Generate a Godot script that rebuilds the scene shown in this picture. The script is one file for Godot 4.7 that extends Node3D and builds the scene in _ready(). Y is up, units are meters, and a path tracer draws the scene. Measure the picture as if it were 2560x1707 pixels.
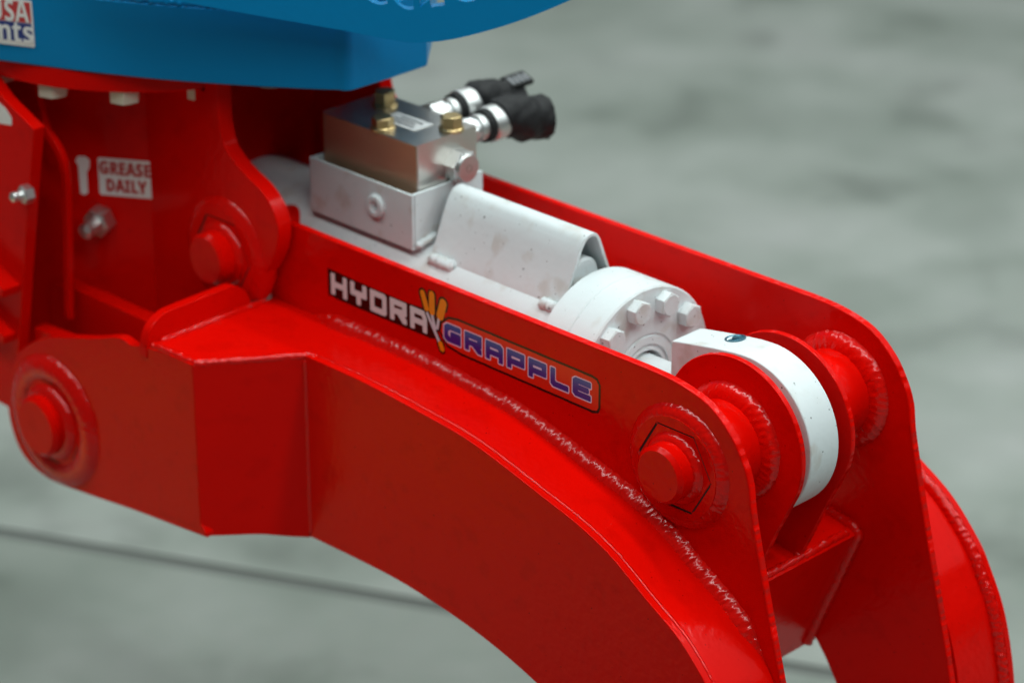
extends Node3D
# Directions: a = along the grapple arm (world +x), y = up, b = across the arm away from the viewer (world -z).
# Heights of the machine are counted from the arm's tip pin, which hangs PY above the floor.

const PY := 1.05
const TAU8 := TAU / 8.0
var M := {}
var used := {}
var rng := RandomNumberGenerator.new()
var bump := FastNoiseLite.new()


func p3(a: float, y: float, b: float) -> Vector3:
	return Vector3(a, PY + y, -b)


# ------------------------------------------------------------------ mesh helpers
class Mb:
	var v := PackedVector3Array()
	var n := PackedVector3Array()
	var uv := PackedVector2Array()

	func tri(a: Vector3, b: Vector3, c: Vector3, na: Vector3, nb: Vector3, nc: Vector3, ua := Vector2.ZERO, ub := Vector2.ZERO, uc := Vector2.ZERO) -> void:
		if (b - a).cross(c - a).dot(na + nb + nc) > 0.0:
			v.append_array([a, c, b]); n.append_array([na, nc, nb]); uv.append_array([ua, uc, ub])
		else:
			v.append_array([a, b, c]); n.append_array([na, nb, nc]); uv.append_array([ua, ub, uc])

	func quad(a: Vector3, b: Vector3, c: Vector3, d: Vector3, na: Vector3, nb: Vector3, nc: Vector3, nd: Vector3) -> void:
		tri(a, b, c, na, nb, nc)
		tri(a, c, d, na, nc, nd)

	func mesh() -> ArrayMesh:
		var arr := []
		arr.resize(Mesh.ARRAY_MAX)
		arr[Mesh.ARRAY_VERTEX] = v
		arr[Mesh.ARRAY_NORMAL] = n
		arr[Mesh.ARRAY_TEX_UV] = uv
		var m := ArrayMesh.new()
		m.add_surface_from_arrays(Mesh.PRIMITIVE_TRIANGLES, arr)
		return m


func v2(list: Array) -> PackedVector2Array:
	var o := PackedVector2Array()
	for q in list:
		o.append(Vector2(q[0], q[1]))
	return o


func spline(list: Array, k := 6) -> PackedVector2Array:
	var q := v2(list)
	var o := PackedVector2Array()
	for i in q.size() - 1:
		var p0 := q[maxi(i - 1, 0)]
		var p3_ := q[mini(i + 2, q.size() - 1)]
		for j in k:
			o.append(q[i].cubic_interpolate(q[i + 1], p0, p3_, float(j) / k))
	o.append(q[q.size() - 1])
	return o


func arc(cx: float, cy: float, r: float, a0: float, a1: float, n: int) -> PackedVector2Array:
	var o := PackedVector2Array()
	for i in n + 1:
		var t := deg_to_rad(lerpf(a0, a1, float(i) / n))
		o.append(Vector2(cx + r * cos(t), cy + r * sin(t)))
	return o


func area2(p: PackedVector2Array) -> float:
	var s := 0.0
	for i in p.size():
		s += p[i].cross(p[(i + 1) % p.size()])
	return s


func clean(p: PackedVector2Array) -> PackedVector2Array:
	var o := PackedVector2Array()
	for q in p:
		if o.is_empty() or o[o.size() - 1].distance_to(q) > 0.0004:
			o.append(q)
	if o.size() > 1 and o[0].distance_to(o[o.size() - 1]) < 0.0004:
		o.remove_at(o.size() - 1)
	if area2(o) < 0.0:
		o.reverse()
	return o


# a plate: outline in the U,V plane, thick from d0 to d1 along W, edges rounded by bev
func prism(m: Mb, outline: PackedVector2Array, o: Vector3, U: Vector3, V: Vector3, W: Vector3, d0: float, d1: float, bev := 0.0012, smooth := 34.0, cut := 0.0) -> void:
	var p := clean(outline)
	if cut > 0.0:
		p = finer(p, 0.0035)
	var k := p.size()
	var en := []
	for i in k:
		var e := (p[(i + 1) % k] - p[i]).normalized()
		en.append(Vector2(e.y, -e.x))
	var inner := PackedVector2Array()
	for i in k:
		var n1: Vector2 = en[(i + k - 1) % k]
		var n2: Vector2 = en[i]
		inner.append(p[i] - (n1 + n2) * (bev / maxf(1.0 + n1.dot(n2), 0.35)))
	var idx := Geometry2D.triangulate_polygon(inner)
	if idx.is_empty():
		inner = p
		idx = Geometry2D.triangulate_polygon(inner)
	var f := func(q: Vector2, d: float) -> Vector3: return o + U * q.x + V * q.y + W * d
	for j in range(0, idx.size(), 3):
		m.tri(f.call(inner[idx[j]], d1), f.call(inner[idx[j + 1]], d1), f.call(inner[idx[j + 2]], d1), W, W, W)
		m.tri(f.call(inner[idx[j]], d0), f.call(inner[idx[j + 1]], d0), f.call(inner[idx[j + 2]], d0), -W, -W, -W)
	var lim := cos(deg_to_rad(smooth))
	for i in k:
		var j := (i + 1) % k
		var e: Vector2 = en[i]
		var a: Vector2 = en[(i + k - 1) % k]
		var b: Vector2 = en[j]
		var na := (e + a).normalized() if e.dot(a) > lim else e
		var nb := (e + b).normalized() if e.dot(b) > lim else e
		if cut > 0.0:   # drag lines of the torch along a cut edge
			na = na.rotated(cut * bump.get_noise_2d(p[i].x * 900.0, p[i].y * 900.0))
			nb = nb.rotated(cut * bump.get_noise_2d(p[j].x * 900.0, p[j].y * 900.0))
		var A := (U * na.x + V * na.y)
		var B := (U * nb.x + V * nb.y)
		m.quad(f.call(p[i], d0 + bev), f.call(p[j], d0 + bev), f.call(p[j], d1 - bev), f.call(p[i], d1 - bev), A, B, B, A)
		m.quad(f.call(p[i], d1 - bev), f.call(p[j], d1 - bev), f.call(inner[j], d1), f.call(inner[i], d1), A, B, W, W)
		m.quad(f.call(p[i], d0 + bev), f.call(p[j], d0 + bev), f.call(inner[j], d0), f.call(inner[i], d0), A, B, -W, -W)


func finer(p: PackedVector2Array, step: float) -> PackedVector2Array:
	var o := PackedVector2Array()
	for i in p.size():
		var q := p[(i + 1) % p.size()]
		var k := maxi(int(p[i].distance_to(q) / step), 1)
		for j in k:
			o.append(p[i].lerp(q, float(j) / k))
	return o


func plate_b(m: Mb, outline: PackedVector2Array, b0: float, b1: float, bev := 0.0012, cut := 0.0) -> void:   # outline in (a, y)
	prism(m, outline, p3(0, 0, 0), Vector3.RIGHT, Vector3.UP, Vector3.FORWARD, b0, b1, bev, 34.0, cut)


func plate_a(m: Mb, outline: PackedVector2Array, a0: float, a1: float, bev := 0.0012) -> void:   # outline in (b, y)
	prism(m, outline, p3(0, 0, 0), Vector3.FORWARD, Vector3.UP, Vector3.RIGHT, a0, a1, bev)


func plate_y(m: Mb, outline: PackedVector2Array, y0: float, y1: float, bev := 0.0012) -> void:   # outline in (a, b)
	prism(m, outline, p3(0, 0, 0), Vector3.RIGHT, Vector3.FORWARD, Vector3.UP, y0, y1, bev)


func box(m: Mb, a0: float, a1: float, y0: float, y1: float, b0: float, b1: float, bev := 0.0015) -> void:
	plate_b(m, v2([[a0, y0], [a1, y0], [a1, y1], [a0, y1]]), b0, b1, bev)


func side_axes(w: Vector3) -> Array:
	var u := w.cross(Vector3.UP)
	if u.length() < 0.1:
		u = Vector3.RIGHT
	u = u.normalized()
	return [u, u.cross(w).normalized()]


# turned shape: profile is a list of [distance along w, radius]
func lathe(m: Mb, o: Vector3, w: Vector3, profile: Array, n := 48) -> void:
	var ax := side_axes(w)
	for i in profile.size() - 1:
		var d0: float = profile[i][0]
		var r0: float = profile[i][1]
		var d1: float = profile[i + 1][0]
		var r1: float = profile[i + 1][1]
		var sl := Vector2(d1 - d0, r1 - r0).normalized()
		for j in n:
			var t0 := TAU * j / n
			var t1 := TAU * (j + 1) / n
			var e0: Vector3 = ax[0] * cos(t0) + ax[1] * sin(t0)
			var e1: Vector3 = ax[0] * cos(t1) + ax[1] * sin(t1)
			var n0 := e0 * sl.x - w * sl.y
			var n1 := e1 * sl.x - w * sl.y
			m.quad(o + w * d0 + e0 * r0, o + w * d0 + e1 * r0, o + w * d1 + e1 * r1, o + w * d1 + e0 * r1, n0, n1, n1, n0)


# ring plate whose inner and outer edges are given as radii at equal angles
func ring(m: Mb, o: Vector3, U: Vector3, V: Vector3, W: Vector3, rin: Array, rout: Array, d0: float, d1: float) -> void:
	var n := rin.size()
	for j in n:
		var k := (j + 1) % n
		var e0 := U * cos(TAU * j / n) + V * sin(TAU * j / n)
		var e1 := U * cos(TAU * k / n) + V * sin(TAU * k / n)
		var a: Vector3 = o + e0 * rin[j]
		var b: Vector3 = o + e1 * rin[k]
		var c: Vector3 = o + e1 * rout[k]
		var d: Vector3 = o + e0 * rout[j]
		m.quad(a + W * d1, b + W * d1, c + W * d1, d + W * d1, W, W, W, W)
		m.quad(a + W * d0, b + W * d0, c + W * d0, d + W * d0, -W, -W, -W, -W)
		m.quad(d + W * d0, c + W * d0, c + W * d1, d + W * d1, e0, e1, e1, e0)
		var ni := -(W.cross(b - a)).normalized()
		if ni.dot(e0) > 0:
			ni = -ni
		m.quad(a + W * d0, b + W * d0, b + W * d1, a + W * d1, ni, ni, ni, ni)


func hex_radii(n: int, rv: float, turn: float) -> Array:
	var o := []
	for j in n:
		var t := fposmod(TAU * j / n - turn, TAU / 6.0) - TAU / 12.0
		o.append(rv * cos(TAU / 12.0) / cos(t))
	return o


func const_radii(n: int, r: float) -> Array:
	var o := []
	o.resize(n)
	o.fill(r)
	return o


# smooth sheet through a grid of points; rows close on themselves when asked
func grid(m: Mb, rows: Array, close_rows: bool, centers: Array) -> void:
	var R := rows.size()
	var K: int = rows[0].size()
	var nn := []
	for i in R:
		var line := PackedVector3Array()
		for j in K:
			var i0 := (i + R - 1) % R if close_rows else maxi(i - 1, 0)
			var i1 := (i + 1) % R if close_rows else mini(i + 1, R - 1)
			var di: Vector3 = rows[i1][j] - rows[i0][j]
			var dj: Vector3 = rows[i][(j + 1) % K] - rows[i][(j + K - 1) % K]
			var q := di.cross(dj).normalized()
			if q.dot(rows[i][j] - centers[i]) < 0.0:
				q = -q
			line.append(q)
		nn.append(line)
	for i in (R if close_rows else R - 1):
		var i2 := (i + 1) % R
		for j in K:
			var j2 := (j + 1) % K
			m.quad(rows[i][j], rows[i][j2], rows[i2][j2], rows[i2][j], nn[i][j], nn[i][j2], nn[i2][j2], nn[i2][j])


func resample(path: PackedVector3Array, step: float, closed: bool) -> PackedVector3Array:
	var c := Curve3D.new()
	c.bake_interval = step
	for q in path:
		c.add_point(q)
	if closed:
		c.add_point(path[0])
	var total := c.get_baked_length()
	var k := maxi(int(total / step), 3)
	var o := PackedVector3Array()
	for i in (k if closed else k + 1):
		o.append(c.sample_baked(total * i / k))
	return o


# a welded seam: a round bead with the ripples and lumps of the torch
func weld(m: Mb, path: PackedVector3Array, r: float, closed := false, ripple := 0.010, lump := 0.22, step := 0.0022, K := 12, taper := 0.0) -> void:
	var q := resample(path, step, closed)
	var R := q.size()
	var rows := []
	var phase := rng.randf() * 50.0
	var last := Vector3.ZERO
	for i in R:
		var t: Vector3 = (q[(i + 1) % R if closed else mini(i + 1, R - 1)] - q[(i + R - 1) % R if closed else maxi(i - 1, 0)]).normalized()
		var ax := side_axes(t)
		if last != Vector3.ZERO:
			var u := (last - t * last.dot(t)).normalized()
			ax = [u, u.cross(t).normalized()]
		last = ax[0]
		var s := i * step
		var line := PackedVector3Array()
		for j in K:
			var th := TAU * j / K
			var e: Vector3 = ax[0] * cos(th) + ax[1] * sin(th)
			var x := q[i] + e * r
			var saw := fposmod(s / ripple + 0.25 * bump.get_noise_3dv(x * 60.0 + Vector3.ONE * phase) + 0.12 * cos(th * 2.0), 1.0)
			var rr := r * (1.0 + lump * 0.16 * (sqrt(saw) - 0.6) + lump * 1.1 * bump.get_noise_3dv(x * 110.0) + lump * 1.0 * bump.get_noise_3dv(x * 300.0))
			if not closed:
				rr *= clampf(minf(i, R - 1 - i) * step / maxf(taper, r * 0.8) + 0.35, 0.35, 1.0) if taper == 0.0 else lerpf(0.55, 1.0, smoothstep(0.0, 1.0, minf(i, R - 1 - i) * step / taper))
			line.append(q[i] + e * rr)
		rows.append(line)
	grid(m, rows, closed, Array(q))


func tube(m: Mb, path: PackedVector3Array, radii: Array, K := 24, wrinkle := 0.0) -> void:
	var R := path.size()
	var rows := []
	for i in R:
		var t := (path[mini(i + 1, R - 1)] - path[maxi(i - 1, 0)]).normalized()
		var ax := side_axes(t)
		var line := PackedVector3Array()
		for j in K:
			var e: Vector3 = ax[0] * cos(TAU * j / K) + ax[1] * sin(TAU * j / K)
			var rr: float = radii[i]
			line.append(path[i] + e * rr * (1.0 + wrinkle * bump.get_noise_3dv((path[i] + e * rr) * 45.0)))
		rows.append(line)
	grid(m, rows, false, Array(path))
	for end in [0, R - 1]:
		var w := (path[1] - path[0]).normalized() * -1.0 if end == 0 else (path[R - 1] - path[R - 2]).normalized()
		for j in K:
			m.tri(path[end], rows[end][j], rows[end][(j + 1) % K], w, w, w)


func circle3(o: Vector3, U: Vector3, V: Vector3, r: float, n := 64, a0 := 0.0, a1 := 360.0) -> PackedVector3Array:
	var q := PackedVector3Array()
	for i in n:
		var t := deg_to_rad(lerpf(a0, a1, float(i) / n))
		q.append(o + U * r * cos(t) + V * r * sin(t))
	return q


# ------------------------------------------------------------------ naming helpers
func thing(called: String, label: String, category: String, at: Vector3, group := "") -> Node3D:
	var o := Node3D.new()
	o.name = called
	add_child(o, true)
	o.position = at
	o.set_meta("label", label)
	o.set_meta("category", category)
	if group:
		o.set_meta("group", group)
	return o


func part(called: String, m: Mb, mat: Material, parent: Node3D, label := "") -> MeshInstance3D:
	return part_mesh(called, m.mesh(), mat, parent, label)


func part_mesh(called: String, mesh: Mesh, mat: Material, parent: Node3D, label := "") -> MeshInstance3D:
	var o := MeshInstance3D.new()
	var k: String = parent.name + "/" + called
	used[k] = used.get(k, -1) + 1
	o.name = called if used[k] == 0 else "%s_%03d" % [called, used[k]]
	o.mesh = mesh
	o.material_override = mat
	parent.add_child(o, true)
	if parent.get_parent() == self:
		o.position = -parent.position
	if label:
		o.set_meta("label", label)
	return o


func structure(called: String, m: Mb, mat: Material) -> MeshInstance3D:
	var o := MeshInstance3D.new()
	o.name = called
	o.mesh = m.mesh()
	o.material_override = mat
	add_child(o, true)
	o.set_meta("kind", "structure")
	return o


# flat lettering that stands on a surface: origin o, running along u, upright along v
func lettering(called: String, text: String, size: float, o: Vector3, u: Vector3, v: Vector3, mat: Material, parent: Node3D, squeeze := 1.0, bold := 700) -> void:
	var tm := TextMesh.new()
	var f := SystemFont.new()
	f.font_names = PackedStringArray(["Droid Sans"])
	f.font_weight = 700
	var fat := FontVariation.new()
	fat.base_font = f
	fat.variation_embolden = 0.9
	tm.font = fat if bold > 700 else f
	tm.text = text
	tm.font_size = 64
	tm.pixel_size = size / 46.0
	tm.depth = 0.0006
	tm.curve_step = 1.0
	var n := part_mesh(called, tm, mat, parent)
	n.transform = Transform3D(Basis(u * squeeze, v, u.cross(v)), o) if parent.get_parent() != self else Transform3D(Basis(u * squeeze, v, u.cross(v)), o - parent.position)


# ------------------------------------------------------------------ materials
func noise_tex(freq: float, octaves: int, seed_: int, normal := false, strength := 4.0, ramp: Gradient = null, kind := FastNoiseLite.TYPE_SIMPLEX_SMOOTH) -> NoiseTexture2D:
	var n := FastNoiseLite.new()
	n.noise_type = kind
	n.frequency = freq
	n.fractal_octaves = octaves
	n.seed = seed_
	var t := NoiseTexture2D.new()
	t.width = 512
	t.height = 512
	t.seamless = true
	t.noise = n
	t.as_normal_map = normal
	t.bump_strength = strength
	if ramp:
		t.color_ramp = ramp
	return t


func ramp2(stops: Array) -> Gradient:
	var g := Gradient.new()
	var off := PackedFloat32Array()
	var col := PackedColorArray()
	for s in stops:
		off.append(s[0])
		col.append(s[1])
	g.offsets = off
	g.colors = col
	return g


func lin(r: float, g: float, b: float) -> Color:
	return Color(r, g, b).linear_to_srgb()


func base_mat(c: Color, rough: float, metal := 0.0, spec := 0.5) -> StandardMaterial3D:
	var m := StandardMaterial3D.new()
	m.albedo_color = c
	m.roughness = rough
	m.metallic = metal
	m.metallic_specular = spec
	return m


func speck_image(base: Color, specks: int, stain: Color, seed_: int, stain_amount: float, speck_max: float) -> ImageTexture:
	var S := 1024
	var img := Image.create(S, S, true, Image.FORMAT_RGB8)
	var n := FastNoiseLite.new()
	n.seed = seed_
	n.frequency = 0.006
	n.fractal_octaves = 4
	var r := RandomNumberGenerator.new()
	r.seed = seed_
	for y in S:
		for x in S:
			var q := smoothstep(0.18, 0.6, n.get_noise_2d(x, y))
			img.set_pixel(x, y, base.lerp(stain, q * stain_amount))
	for i in specks:
		var c := Vector2(r.randf() * S, r.randf() * S)
		if n.get_noise_2d(c.x * 1.7 + 300.0, c.y * 1.7) < -0.05:
			continue
		var w := 0.6 + pow(r.randf(), 4.0) * speck_max
		var dark := base.lerp(Color(0.12, 0.11, 0.1), 0.35 + 0.55 * r.randf())
		for yy in range(int(c.y - w) - 1, int(c.y + w) + 2):
			for xx in range(int(c.x - w) - 1, int(c.x + w) + 2):
				var d := Vector2(xx, yy).distance_to(c)
				if d < w + 0.5:
					var px := posmod(xx, S)
					var py := posmod(yy, S)
					img.set_pixel(px, py, img.get_pixel(px, py).lerp(dark, clampf(w + 0.5 - d, 0.0, 1.0)))
	img.generate_mipmaps()
	return ImageTexture.create_from_image(img)


func triplanar(m: StandardMaterial3D, s: float) -> StandardMaterial3D:
	m.uv1_triplanar = true
	m.uv1_scale = Vector3.ONE * s
	m.uv1_triplanar_sharpness = 4.0
	return m


func make_materials() -> void:
	var peel := noise_tex(0.05, 2, 3, true, 2.0)
	var peel_fine := noise_tex(0.09, 3, 8, true, 3.0)
	var red := base_mat(lin(0.67, 0.0022, 0.0004), 0.17, 0.0, RED_SPEC)
	red.normal_enabled = true
	red.normal_texture = peel
	red.normal_scale = 0.27
	red.albedo_texture = speck_image(Color(1, 1, 1), 320, Color(0.86, 0.8, 0.75), 9, 0.25, 1.6)
	red.roughness_texture = noise_tex(0.012, 4, 21, false, 1.0, ramp2([[0.0, Color(0.75, 0.75, 0.75)], [0.55, Color(0.85, 0.85, 0.85)], [1.0, Color(1, 1, 1)]]))
	red.roughness = 0.22
	M.red = triplanar(red, 2.6)
	var bead := base_mat(lin(0.66, 0.0024, 0.0005), 0.18, 0.0, 0.42)
	bead.normal_enabled = true
	bead.normal_texture = peel_fine
	bead.normal_scale = 0.15
	M.bead = triplanar(bead, 3.4)
	var white := base_mat(Color.WHITE, 0.42, 0.0, 0.4)
	white.albedo_texture = speck_image(lin(0.66, 0.71, 0.725), 800, lin(0.50, 0.47, 0.43), 5, 0.55, 2.6)
	white.normal_enabled = true
	white.normal_texture = peel
	white.normal_scale = 0.12
	M.white = triplanar(white, 2.2)
	var blue := base_mat(lin(0.0008, 0.205, 0.47), 0.36, 0.0, 0.28)
	blue.normal_enabled = true
	blue.normal_texture = peel
	blue.normal_scale = 0.10
	M.blue = triplanar(blue, 2.0)
	var steel := base_mat(lin(0.70, 0.67, 0.63), 0.34, 1.0)
	steel.roughness_texture = noise_tex(0.02, 4, 31, false, 1.0, ramp2([[0.0, Color(0.93, 0.93, 0.93)], [1.0, Color(1, 1, 1)]]))
	M.steel = triplanar(steel, 4.0)
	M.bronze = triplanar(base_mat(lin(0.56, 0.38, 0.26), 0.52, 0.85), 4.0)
	M.zinc = base_mat(lin(0.66, 0.67, 0.66), 0.40, 1.0)
	M.gold = base_mat(lin(0.62, 0.47, 0.24), 0.36, 1.0)
	M.olive = base_mat(lin(0.075, 0.075, 0.05), 0.5, 0.4)
	M.rubber = base_mat(lin(0.012, 0.012, 0.013), 0.55, 0.0, 0.35)
	M.dark = base_mat(lin(0.012, 0.006, 0.005), 0.8)
	M.grey_print = base_mat(lin(0.20, 0.21, 0.22), 0.6)
	M.sticker = base_mat(lin(0.78, 0.78, 0.77), 0.4)
	M.ink_red = base_mat(lin(0.46, 0.012, 0.010), 0.45)
	M.ink_bright = base_mat(lin(0.55, 0.04, 0.045), 0.45)
	M.ink_blue = base_mat(lin(0.015, 0.035, 0.20), 0.45)
	M.cream = base_mat(lin(0.62, 0.60, 0.48), 0.35)
	M.foil = base_mat(lin(0.55, 0.56, 0.57), 0.4, 0.6)
	M.teal = base_mat(lin(0.05, 0.16, 0.22), 0.3, 0.5)
	var floor_m := base_mat(Color.WHITE, 0.62, 0.0, 0.3)
	floor_m.albedo_texture = noise_tex(0.006, 5, 77, false, 1.0, ramp2([[0.0, lin(0.245, 0.265, 0.243)], [0.36, lin(0.268, 0.292, 0.268)], [0.62, lin(0.318, 0.338, 0.316)], [1.0, lin(0.372, 0.380, 0.368)]]))
	floor_m.detail_enabled = true
	floor_m.detail_blend_mode = BaseMaterial3D.BLEND_MODE_MUL
	floor_m.detail_albedo = noise_tex(0.010, 5, 12, false, 1.0, ramp2([[0.0, Color(0.76, 0.77, 0.76)], [0.36, Color(0.92, 0.93, 0.92)], [1.0, Color(1, 1, 1)]]))
	M.floor = triplanar(floor_m, 0.33)
	var slab_falloff: StandardMaterial3D = floor_m.duplicate()
	slab_falloff.albedo_color = Color(0.90, 0.91, 0.90)  # near slab tinted darker to stand for the falloff toward the lower left
	M.floor_falloff = slab_falloff
	M.joint = base_mat(lin(0.11, 0.12, 0.11), 0.9)
	M.sheen_tan = triplanar(base_mat(lin(0.62, 0.27, 0.075), 0.6), 1.0)


const RED_SPEC := 0.20


# ------------------------------------------------------------------ build
func _ready() -> void:
	rng.seed = 11
	bump.seed = 4
	bump.frequency = 1.0
	# camera
	var cam := Camera3D.new()
	cam.name = "camera"
	add_child(cam)
	cam.position = Vector3(2.0911, 2.6636, 2.3862)
	cam.rotation_degrees = Vector3(-24.5, 45.0, 0.0)
	var lens := CameraAttributesPhysical.new()
	lens.frustum_focal_length = 100.0
	lens.frustum_focus_distance = 3.55
	lens.exposure_aperture = 2.4
	lens.frustum_near = 0.1
	lens.frustum_far = 200.0
	cam.attributes = lens
	cam.fov = 13.686
	cam.near = 0.1
	cam.far = 200.0
	cam.current = true
	# air and light of the hall
	var we := WorldEnvironment.new()
	we.name = "environment"
	var env := Environment.new()
	env.background_mode = Environment.BG_COLOR
	env.background_color = lin(0.06, 0.063, 0.063)
	env.tonemap_mode = Environment.TONE_MAPPER_LINEAR
	env.tonemap_exposure = 1.0
	env.sdfgi_enabled = true
	env.ssao_enabled = true
	env.ssil_enabled = true
	we.environment = env
	add_child(we)
	# rows of strip lights under a high roof, a tall bright opening behind to the right, an added warm spot for the paint sheen
	for i in 4:
		for j in 3:
			var at := Vector3([-3.6, -3.6, -3.0][j] + 2.6 * i, 5.6, [-3.6, -0.6, 2.2][j])
			lamp(at, at + Vector3.DOWN, Vector2(0.35, 2.4), [6.0, 6.4, 6.0][j], Color(0.96, 1.0, 0.99))
	lamp(Vector3(2.9, 5.7, -5.9), Vector3(0, 1.0, 0), Vector2(7.0, 6.0), 14.0, Color(0.94, 0.99, 1.0))
	lamp(Vector3(-7.0, 4.9, -3.6), Vector3(0, 1.1, 0), Vector2(2.6, 1.6), 3.2, Color(0.96, 1.0, 1.0))
	lamp(Vector3(-3.8, 4.9, -7.2), Vector3(0, 1.1, 0), Vector2(2.6, 1.6), 3.2, Color(0.96, 1.0, 1.0))
	var spot := SpotLight3D.new()  # added spot, out of view, brightens only the tan boards below it
	spot.name = "sheen_spot"
	spot.light_color = Color(1.0, 0.80, 0.52)
	spot.light_energy = 9.0
	spot.light_size = 0.06
	spot.spot_angle = 32.0
	spot.spot_angle_attenuation = 0.6
	spot.spot_range = 12.0
	spot.shadow_enabled = true
	add_child(spot)
	spot.look_at_from_position(Vector3(-2.2, 1.75, 1.9), Vector3(-1.85, 0.0, 1.58), Vector3.RIGHT)
	make_materials()
	build_floor()
	build_tine()
	build_cylinder()
	build_valve()
	build_hub()
	build_blue()
	build_pins()


func lamp(at: Vector3, to: Vector3, size: Vector2, e: float, c: Color) -> void:
	var l := AreaLight3D.new()
	l.name = "area_light"
	l.area_size = size
	l.light_energy = e
	l.light_color = c
	l.shadow_enabled = true
	l.area_range = 40.0
	add_child(l, true)
	l.position = at
	var d := (to - at).normalized()
	l.look_at_from_position(at, to, Vector3.RIGHT if absf(d.y) > 0.95 else Vector3.UP)


func build_floor() -> void:
	# two concrete slabs with an open joint between them
	var j0 := Vector2(-2.114, -0.394)
	var j1 := Vector2(-1.297, -0.799)
	var t := (j1 - j0).normalized()
	var s := Vector2(-t.y, t.x)
	var half := 0.018
	for side in [1.0, -1.0]:
		var m := Mb.new()
		var e0: Vector2 = j0 - t * 60.0 + s * half * side
		var e1: Vector2 = j0 + t * 60.0 + s * half * side
		var o: Vector2 = s * 60.0 * side
		var q := [e0, e1, e1 + o, e0 + o]
		var w := []
		for x in q:
			w.append(Vector3(x.x, 0, x.y))
		m.quad(w[0], w[1], w[2], w[3], Vector3.UP, Vector3.UP, Vector3.UP, Vector3.UP)
		var n := Vector3(-s.x * side, 0, -s.y * side)
		m.quad(w[0], w[1], w[1] + Vector3.DOWN * 0.03, w[0] + Vector3.DOWN * 0.03, n, n, n, n)
		structure("floor" if s.y * side < 0.0 else "floor_near_slab", m, M.floor if s.y * side < 0.0 else M.floor_falloff)
	var g := Mb.new()
	var c0 := j0 - t * 60.0
	var c1 := j0 + t * 60.0
	var h := s * 0.1
	g.quad(Vector3(c0.x - h.x, -0.005, c0.y - h.y), Vector3(c1.x - h.x, -0.005, c1.y - h.y), Vector3(c1.x + h.x, -0.005, c1.y + h.y), Vector3(c0.x + h.x, -0.005, c0.y + h.y), Vector3.UP, Vector3.UP, Vector3.UP, Vector3.UP)
	structure("floor_joint", g, M.joint)
	# unseen tan boards, added and shaped for the warm sheen on paint and steel
	var d := Mb.new()
	box(d, -2.02, -1.42, -PY + 0.004, -PY + 0.03, -1.93, -1.30, 0.002)
	box(d, -2.70, -2.24, -PY + 0.004, -PY + 0.03, -1.58, -1.36, 0.002)
	structure("sheen_boards", d, M.sheen_tan)


# outlines of the arm, in (a, y)
func arm_top() -> Array:
	return [[-0.6244, -0.006], [-0.48, -0.006], [-0.364, -0.013], [-0.262, -0.0235], [-0.135, -0.0545], [-0.07, -0.072], [-0.017, -0.0935], [0.041, -0.129], [0.1026, -0.167], [0.15, -0.215], [0.172, -0.2485], [0.2, -0.305], [0.222, -0.39], [0.236, -0.5], [0.24, -0.62]]


func arm_low() -> Array:
	return [[-0.62, -0.287], [-0.5, -0.284], [-0.39, -0.2856], [-0.257, -0.303], [-0.144, -0.3334], [-0.06, -0.372], [0.03, -0.44], [0.09, -0.52], [0.13, -0.62]]


func clip_a(c: PackedVector2Array, a0: float) -> PackedVector2Array:
	var o := PackedVector2Array()
	for i in c.size():
		if c[i].x >= a0:
			if o.is_empty() and i > 0:
				o.append(c[i - 1].lerp(c[i], (a0 - c[i - 1].x) / (c[i].x - c[i - 1].x)))
			o.append(c[i])
	return o


func until_a(c: PackedVector2Array, a1: float) -> PackedVector2Array:
	var o := PackedVector2Array()
	for q in c:
		if q.x <= a1:
			o.append(q)
	return o


func band(c: PackedVector2Array, off: float, t: float) -> PackedVector2Array:
	var o := PackedVector2Array()
	var back := PackedVector2Array()
	for i in c.size():
		var d := (c[mini(i + 1, c.size() - 1)] - c[maxi(i - 1, 0)]).normalized()
		var n := Vector2(-d.y, d.x)
		o.append(c[i] + n * off)
		back.append(c[i] + n * (off - t))
	back.reverse()
	o.append_array(back)
	return o


func shifted(c: PackedVector2Array, off: float) -> PackedVector2Array:
	var o := PackedVector2Array()
	for i in c.size():
		var d := (c[mini(i + 1, c.size() - 1)] - c[maxi(i - 1, 0)]).normalized()
		o.append(c[i] + Vector2(-d.y, d.x) * off)
	return o


func path_b(c: PackedVector2Array, b: float, lift := 0.0) -> PackedVector3Array:
	var o := PackedVector3Array()
	for q in shifted(c, lift):
		o.append(p3(q.x, q.y, b))
	return o


func pin_boss(parent: Node3D, a: float, y: float, b: float, k: float, out: float) -> void:
	# round boss with a hexagonal keeper recess, welded all round; out = -1 faces the viewer
	var W := Vector3(0, 0, -out)
	var o := p3(a, y, b)
	var m := Mb.new()
	ring(m, o, Vector3.RIGHT, Vector3.UP, W, hex_radii(96, 0.0628 * k, 0.0), const_radii(96, 0.069 * k), -0.002, 0.0095)
	var bo := part("pin_boss", m, M.red, parent)
	var rc := Mb.new()
	ring(rc, o, Vector3.RIGHT, Vector3.UP, W, hex_radii(96, 0.0590 * k, 0.0), hex_radii(96, 0.0634 * k, 0.0), 0.0, 0.0080)
	part("groove_shade", rc, M.dark, bo)  # dark ring painted in for the shade of the hexagon groove
	var w := Mb.new()
	weld(w, circle3(o - W * 0.0118, Vector3.RIGHT, Vector3.UP, 0.0662 * k, 96), 0.0208 * k, true, 0.016, 0.044, 0.0018, 20)
	part("weld_bead", w, M.bead, parent)


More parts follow.
